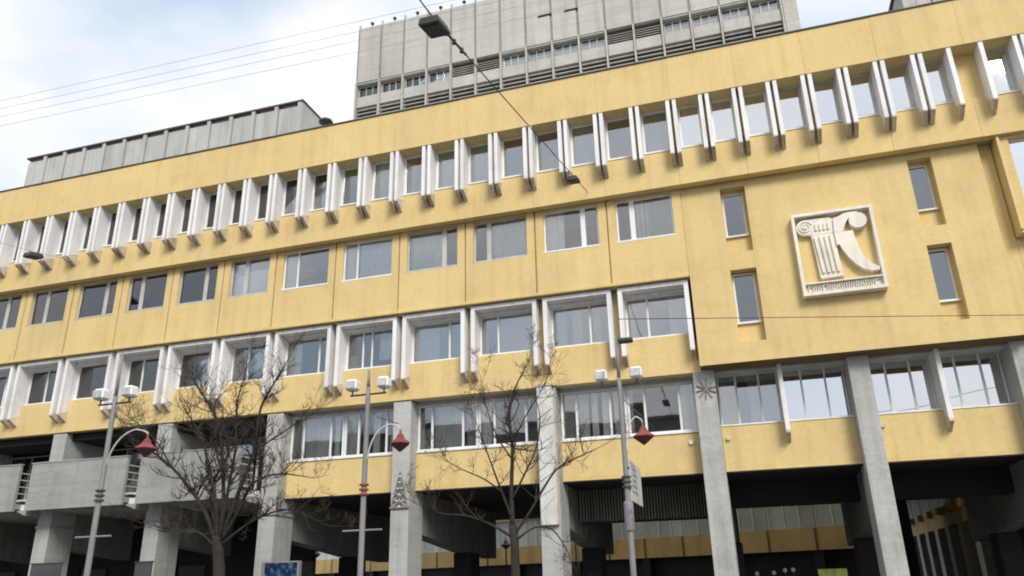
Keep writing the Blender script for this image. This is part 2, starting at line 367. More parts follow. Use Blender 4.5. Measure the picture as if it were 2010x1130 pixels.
for a, b in zip(ee, ee[1:]): topwindow(a+GP+FT, b-GP-FT)

# -- fourth storey: yellow panels with wide windows, open joints between panels
MUL4 = {11: None, 10: .27, 9: .73, 8: .27, 7: .74, 6: .27, 5: .30, 4: .38, 3: .70, 2: .33, 1: .72, 0: .40, -1: .6, -2: .4, -3: .6}
CUR4 = {10: [(.30, .98, CURT_B, 1.0), (.30, .55, CURT_G, 1.0)], 9: [(.03, .36, CURT_W, 1.0)], 8: [(.33, .66, CURT_G, 1.0), (.66, .98, CURT_G, 1.0)], 7: [(.03, .7, CURT_G, 1.0)],
        6: [(.03, .25, CURT_W, 1), (.30, .97, CURT_W, 1.0)], 5: [(.03, .27, CURT_W, 1)], 4: [(.08, .36, CURT_W, -.62), (.42, .97, CURT_W, -.7)], 3: [(.03, .62, CURT_G, 1.0)],
        2: [(.36, .97, CURT_W, -.66)], 1: [(.05, .7, CURT_G, 1)], 0: [(.05, .36, CURT_G, 1), (.45, .95, CURT_W, 1)], -1: [(.1, .9, CURT_G, 1)]}
for i in range(-4, 11):
    a, b = bay(i), bay(i+1); y0 = 1.0 + 0.004*((i*3) % 4)
    wx0, wx1 = a+0.36, b-0.36; wz0, wz1 = 14.38, 16.20
    q = MB()
    q.box(a+0.032, wx0, y0, 1.4, Z_4+0.12, Z_LEDGE+0.035); q.box(wx1, b-0.032, y0, 1.4, Z_4+0.12, Z_LEDGE+0.035)
    q.box(wx0, wx1, y0, 1.4, Z_4+0.12, wz0-0.062); q.box(wx0, wx1, y0, 1.4, wz1, Z_LEDGE+0.035)
    q.build('wall_panel', Y_PAINT, B)
    box('joint_backing', a-0.04, a+0.04, 1.13, 1.41, Z_4+0.12, Z_LEDGE+0.03, Y_PAINT, B)
    white = i in (5, 6, 9, 10)
    window(wx0+0.002, wx1-0.002, wz0, wz1-0.002, 1.13, (MUL4.get(i) or .4,), FRAME_W if white else FRAME_G, GLASS, CUR4.get(i, [(.05, .6, CURT_B, 1)]),
           fw=0.07, mw=0.20 if i not in (5, 6) else 0.07, sillm=FRAME_W if white else FRAME_G)
box('wall_ledge', BX0, bay(11), 0.955, 1.45, Z_4, Z_4+0.117, Y_PAINT, B, 0.006)
box('joint_backing', bay(11)-0.05, bay(11)+0.002, 1.05, 1.41, Z_4+0.12, Z_LEDGE+0.03, Y_PAINT, B)

# -- third storey: white box surrounds
MUL3 = {10: .35, 9: .66, 8: .31, 7: .70, 6: .32, 5: .70, 4: .38, 3: .72, 2: .35, 1: .80, 0: .45, -1: .6, -2: .35, -3: .6}
CUR3 = {10: [(.70, .98, CURT_W, 1), (.06, .14, CURT_G, 1)], 9: [(.04, .24, CURT_W, 1), (.34, .5, CURT_W, 1), (.70, .82, CURT_G, 1)], 8: [(.34, .98, CURT_W, 1), (.03, .12, CURT_G, 1)], 7: [(.04, .48, CURT_W, 1)],
        6: [(.60, .95, CURT_G, .8), (.04, .16, CURT_B, -.4)], 5: [(.04, .3, CURT_G, 1)], 4: [(.5, .9, CURT_G, .7)], 3: [(.03, .36, CURT_G, 1)], 2: [(.6, .97, CURT_B, 1)], 1: [(.5, .8, CURT_B, 1)], 0: [(.5, .95, CURT_W, 1)]}
for i in range(-4, 11):
    a, b = bay(i)+0.17, bay(i+1)-0.10; th = 0.17; zt = Z_4-0.05; zb = 9.70; yf = 1.15; yb = 1.94
    q = MB()
    q.prism_x([(yf, zt), (yb, zt), (yb, zb+0.28), (yf, zb)], a, a+th); q.prism_x([(yf, zt), (yb, zt), (yb, zb+0.28), (yf, zb)], b-th, b)
    q.box(a+th, b-th, yf+0.002, yb, zt-0.16, zt)
    s_ = q.build('window_surround', WHITE, B)
    for xx in (a, b-th):
        MB().prism_x([(yf+0.004, zb-0.002), (1.652, zb+0.17), (1.652, zb-0.33), (yf+0.004, zb-0.05)], xx+0.004, xx+th-0.004).build('bracket', BRACKET, s_)
    cs = CUR3.get(i, [(.05, .5, CURT_B, 1)])
    mull = (MUL3.get(i, .4),) if i != 6 else (.30, .48)
    window(a+th+0.002, b-th-0.002, 10.50, 12.19, 1.88, mull, FRAME_W, GLASS_M if i > 6 else GLASS, cs, fw=0.06, mw=0.07)
    box('sill_panel', a+th+0.004, b-th-0.004, 1.66, 1.87, 10.2, 10.437, Y_PAINT, B)
    box('surround_soffit', a+th+0.003, b-th-0.003, 1.60, 1.935, 12.195, zt-0.165, WHITE, B)
xs3 = [bay(i) for i in range(-4, 12, 2)]
xs3 = [bay(i) for i in (-4, -3, -1, 1, 3, 5, 7, 9, 11)]
for k, (a, b) in enumerate(zip(xs3, xs3[1:])):
    box('fascia_panel', a+0.003, b-0.003, 1.65+0.003*(k % 3), 2.05, Z_3, 10.2-0.003, Y_PAINT, B, 0.008)
for i in range(-4, 11):                       # upright yellow wall behind the gap between surrounds
    box('pier', bay(i)-0.09, bay(i)+0.16, 1.70, 2.0, 10.2, Z_4-0.003, Y_PAINT, B)

# -- emblem block: solid yellow wall with recessed slit windows
EX0, EX1, EZ0, EZ1, EY = bay(11)+0.012, 43.75, 8.98, Z_LEDGE+0.035, 1.05
niche = [(34.60, 35.54), (41.37, 42.17)]; nz = [(13.27, 16.02), (9.72, 12.56)]
def wallpiece(x0, x1, z0, z1, y=EY): return (x0, x1, y, 1.6, z0, z1)
q = MB()
cuts = [EX0, niche[0][0], niche[0][1], niche[1][0], niche[1][1], EX1]
for k in (0, 2, 4): q.box(*wallpiece(cuts[k], cuts[k+1], EZ0, EZ1))
for (a, b) in niche:
    q.box(*wallpiece(a, b, EZ0, nz[1][0])); q.box(*wallpiece(a, b, nz[1][1], nz[0][0])); q.box(*wallpiece(a, b, nz[0][1], EZ1))
q.build('emblem_wall', Y_PAINT, B)
for (a, b) in niche:
    for (z0, z1), (w0, w1) in zip(nz, [(14.08, 15.9), (10.55, 12.5)]):
        box('niche_back', a+0.002, b-0.002, 1.42, 1.58, z0+0.002, w0-0.065, Y_PAINT, B)
        window(a+0.04, b-0.10, w0, w1, 1.44, (), FRAME_W, GLASS, [], fw=0.055)
        box('niche_back', a+0.002, b-0.002, 1.42, 1.58, w1+0.003, z1-0.002, Y_PAINT, B)
        box('niche_back', a+0.002, a+0.038, 1.43, 1.58, w0-0.06, w1, Y_PAINT, B); box('niche_back', b-0.098, b-0.002, 1.43, 1.58, w0-0.06, w1, Y_PAINT, B)
box('block_soffit', EX0+0.01, 62, 1.63, 3.1, Z_3-0.0+0.09, 9.35, SOFF_SHADE, B)
box('block_soffit', EX0+0.01, EX1, 1.07, 1.625, EZ0-0.012, EZ0-0.002, SOFF_SHADE, B)
# recess right of the emblem block and the next wing's panels
box('recess_wall', EX1+0.005, 44.24, 1.34, 1.75, 9.0, Z_LEDGE+0.035, Y_PAINT, B)
for k, a in enumerate((44.25, 47.25, 50.25)):
    b = a+3.0; q = MB(); wx0, wx1 = a+0.42, b-0.36
    y0 = 0.82
    q.box(a+0.02, wx0, y0, 1.4, 12.5, Z_LEDGE-0.003); q.box(wx1, b-0.02, y0, 1.4, 12.5, Z_LEDGE-0.003); q.box(wx0, wx1, y0, 1.4, 12.5, 13.75); q.box(wx0, wx1, y0, 1.4, 16.15, Z_LEDGE-0.003)
    q.build('wall_panel', Y_PAINT, B); box('pilaster', a+0.03, a+0.12, 0.70, 0.818, 12.6, Z_LEDGE-0.01, Y_PAINT, B)
    window(wx0+0.002, wx1-0.002, 13.81, 16.145, 1.0, (.3,), FRAME_W, GLASS_R, [(.05, .95, CURT_W, 1)], fw=0.07)
box('emblem_wall', 44.25, 62, 1.34, 1.62, 9.0, 12.49, Y_PAINT, B)

# -- pillars, second-storey ribbon windows, spandrels
PIL = [warp(x) for x in (-9.2, -3.25, 2.75, 8.8, 14.85, 20.72, 26.72)] + [32.76, 38.16, 43.32, 48.6]
for k, x in enumerate(PIL):
    wd = 0.78 if x < 35 else 0.70
    y0 = 1.70 if x < 32 else 1.66
    p_ = box('pillar', x, x+wd, y0, 3.1, 0.0, 8.86 if x < 32 else 8.97, CONC, B, 0.015)
    # cross beam with sloping underside running back to the inner column
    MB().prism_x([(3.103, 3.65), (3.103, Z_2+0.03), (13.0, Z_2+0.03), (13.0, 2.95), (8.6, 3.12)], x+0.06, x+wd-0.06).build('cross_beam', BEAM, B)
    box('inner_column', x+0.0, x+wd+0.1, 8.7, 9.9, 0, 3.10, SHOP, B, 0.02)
def span(a, b): return a+0.78 if a < 35 else a+0.70, b
PAT = {}
for k in range(4, len(PIL)-1):
    a, b = span(PIL[k], PIL[k+1]); right = PIL[k] > 32
    xm = (a+b)/2
    if right:
        z0, z1 = 7.0, 8.985
        box('spandrel', a+0.002, b-0.002, 2.36, 2.73, Z_2+0.12, 6.935, Y_PAINT, B, 0.008)
        box('sill_slab', a+0.003, b-0.003, 2.33, 3.05, 6.937, 6.995, FRAME_W, B)
        box('spandrel_edge', a+0.002, b-0.002, 2.34, 2.70, Z_2+0.002, Z_2+0.117, Y_PAINT, B)
        gm = GLASS_M if k < 8 else GLASS_R
        lastk = PIL[k] > 38
        window(a+0.02, xm-0.08, z0, z1, 2.95, (.30, .70), FRAME_W, GLASS_M if not lastk else GLASS_R, [(.02, .3, CURT_W, 1), (.5, .98, CURT_W, 1)] if not lastk else [(.02, .98, CURT_W, 1)], fw=0.05, mw=0.07, sill=False)
        window(xm+0.08, b-0.02, z0, z1, 2.95, (.30, .70), FRAME_W, GLASS_R, [(.02, .98, CURT_W, 1)], fw=0.05, mw=0.07, sill=False)
        f_ = MB().prism_x([(1.78, 8.975), (2.94, 8.975), (2.94, 6.998), (2.325, 6.998), (2.325, 6.75), (1.78, 6.55)], xm-0.075, xm+0.075).build('sunshade_fin', WHITE, B)
        MB().prism_x([(1.784, 6.548), (2.362, 6.72), (2.362, 6.18), (1.784, 6.46)], xm-0.071, xm+0.071).build('bracket', BRACKET, f_)
    else:
        z0, z1 = 6.86, 8.78
        box('spandrel', a+0.002, b-0.002, 2.36, 2.73, Z_2+0.12, 6.795, Y_PAINT, B, 0.008)
        box('spandrel_edge', a+0.002, b-0.002, 2.34, 2.70, Z_2+0.002, Z_2+0.117, Y_PAINT, B)
        box('lintel', a+0.002, b-0.002, 2.40, 2.7, 8.783, Z_3+0.06, FRAME_G, B)
        cl = {4: ([(.26, .74, CURT_G, 1), (.8, .9, CURT_W, 1)], [(.03, .22, CURT_G, 1), (.5, .62, CURT_W, 1), (.8, .97, CURT_G, -.4)]),
              5: ([(.27, .76, CURT_G, 1), (.04, .2, CURT_B, -.5), (.8, .97, CURT_B, 1)], [(.03, .2, CURT_W, 1)]),
              6: ([(.03, .2, CURT_B, 1), (.25, .42, CURT_G, 1), (.46, .56, CURT_W, 1), (.62, .76, CURT_W, 1), (.80, .88, CURT_W, 1)], [(.03, .08, CURT_W, 1), (.78, .97, CURT_W, 1)])}[k]
        window(a+0.02, xm-0.01, z0, z1, 2.44, (.22, .77), FRAME_W, GLASS, cl[0], fw=0.09, mw=0.085)
        window(xm+0.01, b-0.02, z0, z1, 2.44, (.24, .78), FRAME_W, GLASS, cl[1], fw=0.09, mw=0.085)
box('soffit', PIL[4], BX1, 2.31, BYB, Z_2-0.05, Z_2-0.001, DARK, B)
# small vent caps on the spandrel
for (px, py) in ((1430, 860), (1733, 834), (1357, 868)):
    p = at(px, py, 2.33); MB().tube([(p.x, 2.38, p.z), (p.x, 2.26, p.z)], 0.085, 10).build('vent_cap', BRACKET if px > 1400 else LENSW, B)

# dark ribbed box hanging under the soffit (ribs one by one)
RX0, RX1 = PIL[6]+0.8, PIL[7]-0.02
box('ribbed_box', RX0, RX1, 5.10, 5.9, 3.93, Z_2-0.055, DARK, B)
nr = 44
for k in range(nr):
    x = RX0+0.03+(RX1-RX0-0.06)*k/(nr-1)
    box('rib', x-0.028, x+0.028, 5.02+0.012*((k*5) % 3), 5.098, 3.95+0.01*((k*3) % 4), Z_2-0.06, CORR, B)
box('ceiling_drop', PIL[7]+0.75, PIL[9], 5.2, 6.0, 4.3, Z_2-0.055, DARK, B)

# -- left end: recessed second storey with concrete balconies
lx1 = PIL[4]
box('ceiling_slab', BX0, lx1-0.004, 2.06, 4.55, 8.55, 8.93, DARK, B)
box('balcony_slab', BX0, lx1-0.004, 1.72, BYB, Z_2-0.05, Z_2+0.14, BALC, B)
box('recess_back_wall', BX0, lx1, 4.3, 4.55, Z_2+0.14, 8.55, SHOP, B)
for k in (0, 1, 2, 3):
    a, b = PIL[k]+0.78, PIL[k+1]
    window(a+0.05, a+0.55*(b-a), 6.2, 8.4, 4.10, (.5,), FRAME_G, GLASS, [(.05, .9, CURT_G, 1)], fw=0.06, mw=0.06)
    window(a+0.60*(b-a), b-0.25, 5.45, 8.4, 4.05, (.5,), FRAME_W, GLASS, [], fw=0.09, mw=0.09, sill=False, transom=0.8)
    box('recess_pier', PIL[k]+0.1, PIL[k]+0.7, 3.103, 4.298, Z_2+0.14, 8.55, CONC, B)
    box('knee_wall', a+0.05, a+0.55*(b-a), 4.0, 4.29, Z_2+0.142, 6.13, SHOP, B)
def balcony(x0, x1, z1=7.30):
    z0 = 5.25; yf = 0.62
    q = MB(); q.box(x0, x1, yf, yf+0.14, z0, z1); q.box(x0, x0+0.14, yf+0.141, 1.715, z0+0.1, z1-0.001)
    q.box(x0+0.141, x1-0.001, yf+0.141, 1.715, z0+0.12, z0+0.34)
    bo = q.build('balcony_parapet', BALC, B)
    box('coping', x0-0.03, x1+0.03, yf-0.03, yf+0.17, z1+0.002, z1+0.05, BALC, bo)
    for k in range(5):
        z = 5.75+k*0.3
        MB().tube([(x1-0.05, yf+0.142, z), (x1-0.05, 1.69, z)], 0.022, 6).build('rail', RAILW, bo)
    box('planter', x1-0.03, x1+0.5, 1.05, 1.55, 5.30, 5.56, RAILW, bo, 0.02)
    MB().prism_y([(x1-0.0, 5.249), (x1+0.52, 5.05), (x1+0.52, 5.295), (x1-0.0, 5.295)], 0.9, 1.70).build('bracket', BALC, bo)
for k in (0, 1, 2, 3):
    balcony(PIL[k]+0.28, PIL[k+1]-0.42)
# ground floor of the left end: dark shop wall with doors, pillar collars
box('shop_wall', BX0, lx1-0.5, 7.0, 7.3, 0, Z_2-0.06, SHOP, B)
for k in (0, 1, 2, 3):
    a = PIL[k]+0.78
    box('shop_door', a+1.2, a+2.9, 6.9, 6.995, 0, 3.0, DARK, B); box('shop_door_frame', a+3.1, a+4.6, 6.88, 6.995, 0.0, 2.9, BOARD, B)
for k in range(0, 5):
    box('pillar_collar', PIL[k]-0.04, PIL[k]+0.82, 1.66, 3.14, 4.55, 4.66, BALC, B, 0.01)

# ================================================================== EMBLEM
EMY = 0.78
def ept(cx, cy, Y=EMY):
    p = at(1520+cx*0.19476, 380+cy*0.19476, Y); return (p.x, p.z)
ex0, ex1, ez0, ez1 = 37.0, 39.82, 11.06, 14.30
E_ = thing('emblem', 'square white stone relief of a column-shaped letter K on the yellow wall', 'emblem', (38.4, 1.05, ez0))
ft = 0.115; tb = 0.50
box('backing', ex0+ft, ex1-ft, 1.0, 1.052, ez0+0.1, ez1-ft, Y_PAINT, E_)
for n_, a in (('frame_bar', (ex0, ex0+ft, 0.68, 1.052, ez0, ez1)), ('frame_bar', (ex1-ft, ex1, 0.68, 1.052, ez0, ez1)), ('frame_bar', (ex0+ft, ex1-ft, 0.682, 1.052, ez1-ft, ez1)),
              ('frame_bar', (ex0+ft, ex1-ft, 0.682, 1.052, ez0, ez0+0.13)), ('frame_bar', (ex0+ft, ex1-ft, 0.70, 1.052, ez0+tb-0.06, ez0+tb))):
    box(n_, *a, STONE, E_, 0.01)
box('text_plate', ex0+ft, ex1-ft, 0.86, 1.049, ez0+0.13, ez0+tb-0.06, STONE, E_)
rr = random.Random(3); x = ex0+ft+0.12
gly = ['A', 'n', 'D', 'H', 'T', 'I', 'U', 'E', 'T', 'K', 'A', 'U', 'I', 'O']
gz0, gz1 = ez0+0.175, ez0+tb-0.10
nG = 15; stepx = (ex1-ex0-2*ft-0.2)/nG
for k in range(nG):
    x = ex0+ft+0.10+k*stepx; wg = stepx*0.66; t_ = 0.026; q = MB(); ty = rr.randint(0, 4)
    q.box(x, x+t_, 0.77, 0.861, gz0, gz1)
    if ty != 1: q.box(x+wg-t_, x+wg, 0.77, 0.861, gz0, gz1)
    if ty in (0, 2): q.box(x+t_, x+wg-t_, 0.77, 0.861, gz1-t_, gz1)
    if ty in (3,): q.box(x+t_, x+wg-t_, 0.77, 0.861, (gz0+gz1)/2-t_/2, (gz0+gz1)/2+t_/2)
    if ty in (1, 4): q.box(x+t_, x+wg-(t_ if ty == 4 else 0), 0.77, 0.861, gz0, gz0+t_)
    if ty == 1: q.box(x+t_, x+wg, 0.77, 0.861, gz1-t_, gz1)
    q.build('raised_letter', STONE, E_)
def poly(name, cps, y0=EMY, y1=1.001, m=STONE, parent=E_):
    pts = [ept(*c) for c in cps]
    return MB().prism_y(pts, y0, y1).build(name, m, parent)
def disc(name, cx, cy, r_, y0, y1=1.001, m=STONE, n=28, parent=E_):
    c = ept(cx, cy); e = ept(cx+r_, cy); rad = math.hypot(e[0]-c[0], e[1]-c[1])
    return MB().tube([(c[0], y0, c[1]), (c[0], y1, c[1])], rad, n).build(name, m, parent)
sh = poly('column_shaft', [(372, 420), (600, 385), (692, 800), (468, 832)], 0.83)
for k in range(4):                      # raised fillets between the flutes
    u0 = 0.08+k*0.235
    def lerp(a, b, t): return (a[0]+(b[0]-a[0])*t, a[1]+(b[1]-a[1])*t)
    tl, trr, br, bl = (378, 440), (598, 405), (684, 775), (474, 800)
    poly('fillet', [lerp(tl, trr, u0), lerp(tl, trr, u0+0.115), lerp(bl, br, u0+0.115), lerp(bl, br, u0)], 0.75, 0.831, parent=sh)
poly('column_base', [(462, 838), (700, 802), (704, 822), (484, 856)], 0.77)
poly('capital', [(300, 262), (420, 245), (545, 232), (590, 250), (600, 383), (380, 418), (330, 415)], 0.82)
for k in range(4): poly('fillet', [(405+k*42, 305-k*6), (422+k*42, 303-k*6), (428+k*42, 370-k*6), (411+k*42, 372-k*6)], 0.755, 0.821)
disc('volute', 308, 342, 88, 0.80)
vc = ept(308, 342); v1 = ept(308+74, 342); vr = math.hypot(v1[0]-vc[0], v1[1]-vc[1])
spi = [(vc[0]+vr*(1-0.8*t/40)*math.cos(0.4+t*0.30), 0.79, vc[1]+vr*(1-0.8*t/40)*math.sin(0.4+t*0.30)) for t in range(41)]
MB().tube(spi, 0.036, 6).build('volute_spiral', STONE, E_)
disc('volute_eye', 308, 342, 20, 0.74, 0.801)
poly('letter_arm', [(588, 250), (640, 232), (690, 200), (760, 182), (830, 178), (835, 215), (790, 215), (745, 245), (718, 290), (700, 340), (690, 384), (600, 386)], 0.745)
disc('arm_knob', 838, 268, 92, 0.72)
poly('letter_leg', [(601, 388), (692, 384), (790, 368), (815, 450), (850, 540), (905, 630), (980, 700), (1068, 735), (1068, 763), (985, 775), (900, 755), (820, 705), (745, 635), (690, 565), (655, 510), (632, 520)], 0.75)

# ================================================================== ROOFTOP BLOCKS
TY = 10.0; TX0, TXE, TX1 = 13.2, 39.2, 40.0
T = thing('rooftop_tower', 'tall grey concrete tower block with ribbed panels rising behind the yellow parapet', 'building', (26, 14, 21.45))
nb = 16; tw = (TXE-TX0)/nb; ZT, ZP, ZW, ZS, ZL = 36.35, 32.05, 30.98, 30.22, 29.2
box('core', TX0+0.1, TX1-0.1, TY+0.75, 17.9, 21.452, ZT-0.3, TOWER, T)
box('base_wall', TX0, TX1-0.003, TY+0.05, TY+0.74, 21.452, ZL, TOWER, T)
for k in range(nb):
    a = TX0+k*tw; b = a+tw
    box('wall_panel', a+0.07, b-0.07, TY+0.01*((k*7) % 4)/2, TY+0.70, ZP, ZT-0.02*((k*3) % 3), TOWER, T, 0.015)
    box('sill_panel', a+0.07, b-0.07, TY+0.05, TY+0.5, ZS, ZW, TOWER, T, 0.01)
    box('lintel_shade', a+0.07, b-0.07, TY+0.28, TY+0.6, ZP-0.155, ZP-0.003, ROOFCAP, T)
    if k in (4, 5, 10, 11):
        box('louvre_backing', a+0.07, b-0.07, TY+0.55, TY+0.7, ZW+0.002, ZP-0.31, DARK, T)
        for j in range(5):
            z = ZW+0.02+j*0.16
            MB().prism_x([(TY+0.1, z), (TY+0.26, z+0.07), (TY+0.26, z+0.09), (TY+0.1, z+0.03)], a+0.075, b-0.075).build('louvre', TOWER_TRIM, T)
    else:
        window(a+0.08, b-0.08, ZW+0.004, ZP-0.16, TY+0.30, (.33, .66), FRAME_G, GLASS, [(.03, .97, CURT_W, -0.66)], fw=0.05, mw=0.06, parent=T, sill=False)
        box('hood', a+0.075, b-0.075, TY+0.02, TY+0.34, ZP-0.13, ZP-0.06, TOWER_TRIM, T)
    box('louvre_backing', a+0.07, b-0.07, TY+0.45, TY+0.7, ZL+0.002, ZS-0.003, DARK, T)
    for j in range(3): box('louvre', a+0.072, b-0.072, TY+0.10, TY+0.22, ZL+0.24+j*0.28, ZL+0.29+j*0.28, TOWER_TRIM, T)
for k in range(nb+1):
    x = TX0+k*tw
    box('rib', x-0.05, x+0.05, TY-0.06, TY+0.69, ZL, ZP-0.002, TOWER, T); box('joint_strip', x-0.066, x+0.066, TY+0.07, TY+0.69, ZP, ZT+0.02, TJOINT, T)
    box('rib_stub', x-0.05, x+0.05, TY+0.08, TY+0.2, ZT+0.023, ZT+0.36, TOWER_TRIM, T)
    if k < nb:
        x += tw*0.5; q = MB().tube([(x, TY+0.25, ZT-0.06), (x, TY+0.25, ZT+0.42)], 0.03, 6); q.lathe((x, TY+0.25, ZT+0.34), [(0.02, 0), (0.10, 0.04), (0.13, 0.13), (0.07, 0.2), (0.02, 0.24)], 8); q.build('roof_vent', METAL_D, T)
box('end_pier', TXE+0.066, TX1, TY-0.06, TY+0.74, ZL, ZT+0.05, TOWER, T, 0.02)
box('parapet_capping', TX0, TX1, TY+0.3, TY+0.72, ZT+0.003, ZT+0.08, ROOFCAP, T)
for (px, py) in ((1069, 30), (1121, 19)):
    p = at(px, py, TY-0.0); box('slot_vent', p.x-0.42, p.x+0.42, TY-0.03, TY+0.02, p.z-0.06, p.z+0.06, DARK, T)

def penthouse(name, label, x0, x1, y0, y1, ztop, pw, base=21.452):
    P = thing(name, label, 'building', ((x0+x1)/2, (y0+y1)/2, base))
    box('core', x0+0.05, x1-0.05, y0+0.1, y1, base, ztop-0.15, PENT, P)
    n = int(round((x1-x0)/pw)); d = (x1-x0)/n
    for k in range(n):
        a = x0+k*d
        box('wall_panel', a+0.02, a+d-0.27, y0, y0+0.095, base+0.6, ztop-0.30+0.02*((k*5) % 3), PENT, P, 0.01)
        box('pilaster', a+d-0.25, a+d-0.02, y0-0.10, y0+0.096, base+0.6, ztop-0.09, PENT, P, 0.01)
        box('batten', a+(d-0.27)*0.5-0.025, a+(d-0.27)*0.5+0.025, y0-0.03, y0-0.001, base+0.6, ztop-0.32, PENT, P)
        box('scupper', a+0.25, a+d-0.40, y0+0.01, y0+0.094, ztop-0.27, ztop-0.10, ROOFCAP, P)
    box('side_wall', x1-0.045, x1+0.06, y0-0.05, y1-0.1, base, ztop-0.1, PENT, P)
    box('capping', x0-0.08, x1+0.12, y0-0.14, y1, ztop-0.085, ztop, ROOFCAP, P)
    return P
penthouse('rooftop_penthouse', 'long low grey panelled rooftop storey with dark capping, left of the tower', -8.2, 12.0, 6.0, 15.5, 28.42, 1.55)
penthouse('rooftop_penthouse', 'short grey panelled rooftop storey right of the tower', 44.5, 60.0, 8.0, 16.0, 29.6, 1.55)
p = at(640, 238, 6.2)
rv = MB().tube([(p.x, 6.2, 21.452), (p.x, 6.2, p.z-0.1)], 0.12, 10); rv.lathe((p.x, 6.2, p.z-0.14), [(0.12, 0), (0.42, 0.06), (0.34, 0.2), (0.1, 0.3)], 12)
tag(rv.build('roof_ventilator', METAL_D), 'small dark mushroom ventilator on the roof between the penthouse and the tower', 'ventilator')

# ================================================================== REAR WING THROUGH THE COLONNADE
R_ = thing('rear_wing', 'rear courtyard wing with yellow bands and strip windows seen between the pillars', 'building', (20, 35, 0))
ra, rb = Vector((-24.0, 54.5, 0)), Vector((40.5, 24.6, 0)); rd = (rb-ra); rl = rd.length; rd.normalize(); rnv = Vector((rd.y, -rd.x, 0))
def obl(name, s0, s1, d0, d1, z0, z1, m, parent=R_):     # a box along the oblique line; d = outwards (towards the street)
    c = [ra+rd*s+rnv*d for s, d in ((s0, d0), (s1, d0), (s1, d1), (s0, d1))]
    v = [(q.x, q.y, z0) for q in c]+[(q.x, q.y, z1) for q in c]
    cc = Vector(v[0])
    return meshobj(name, [Vector(t)-cc for t in v], [(0, 1, 2, 3), (7, 6, 5, 4), (0, 4, 5, 1), (1, 5, 6, 2), (2, 6, 7, 3), (3, 7, 4, 0)], m, parent, cc)
nbay = 23; bl = rl/nbay
obl('core', 0, rl, -9, -0.5, 0, 11.6, SHOP)
for k in range(nbay):
    s = k*bl
    obl('band_panel', s+0.05, s+bl-0.05, -0.3, 0.0, 3.22, 4.55, Y_REAR)
    obl('joint_post', s-0.05, s+0.05, -0.3, 0.06, 3.26, 4.50, FRAME_D)
    obl('band_panel', s+0.05, s+bl-0.05, -0.3, 0.0, 6.6, 8.0, Y_REAR)
    wv = obl('window', s+0.02, s+bl-0.02, -0.42, -0.36, 4.56, 6.59, CURT_W if k % 3 else RAILW)
    for t in (0.03, 0.36, 0.68): obl('mullion', s+bl*t-0.04, s+bl*t+0.04, -0.355, -0.25, 4.56, 6.59, FRAME_W, wv)
    for t0, t1 in ((0.03, 0.36), (0.36, 0.68), (0.68, 1.0)): obl('pane', s+bl*t0+0.045, s+bl*t1-0.045, -0.30, -0.29, 4.56, 6.59, FROST, wv)
    if k % 2 == 0: obl('ground_pillar', s-0.3, s+0.3, -0.4, -0.05, 0, 3.215, SHOP)
obl('roof_edge', 0, rl, -9, 0.05, 11.61, 12.0, ROOFCAP); obl('upper_wall', 0, rl, -0.49, -0.02, 8.01, 11.6, Y_REAR)
S_ = thing('side_wing', 'dim courtyard side wing with a yellow band over dark pillars behind the right pillars', 'building', (48, 32, 0))
box('core', 46.5, 55, 18.6, 52, 0, 11, SHOP, S_)
for k in range(9):
    y = 19+k*3.5
    box('band_panel', 45.95, 46.45, y+0.05, y+3.45, 4.5, 5.75, Y_REAR, S_); box('bracket', 45.6, 45.94, y+1.2, y+2.2, 5.3, 5.72, Y_REAR, S_)
    box('ground_pillar', 45.9, 46.48, y+0.2, y+1.3, 0, 4.49, CONC, S_); box('window', 46.3, 46.48, y+0.1, y+3.4, 5.8, 7.8, CURT_B, S_)
box('shade_slab', 41.5, 46.48, 18.4, 50, 7.95, 8.3, DARK, S_)  # added slab that keeps the sky off the side wing to darken it
box('upper_wall', 45.97, 46.48, 19, 50, 8.31, 11, Y_REAR, S_)

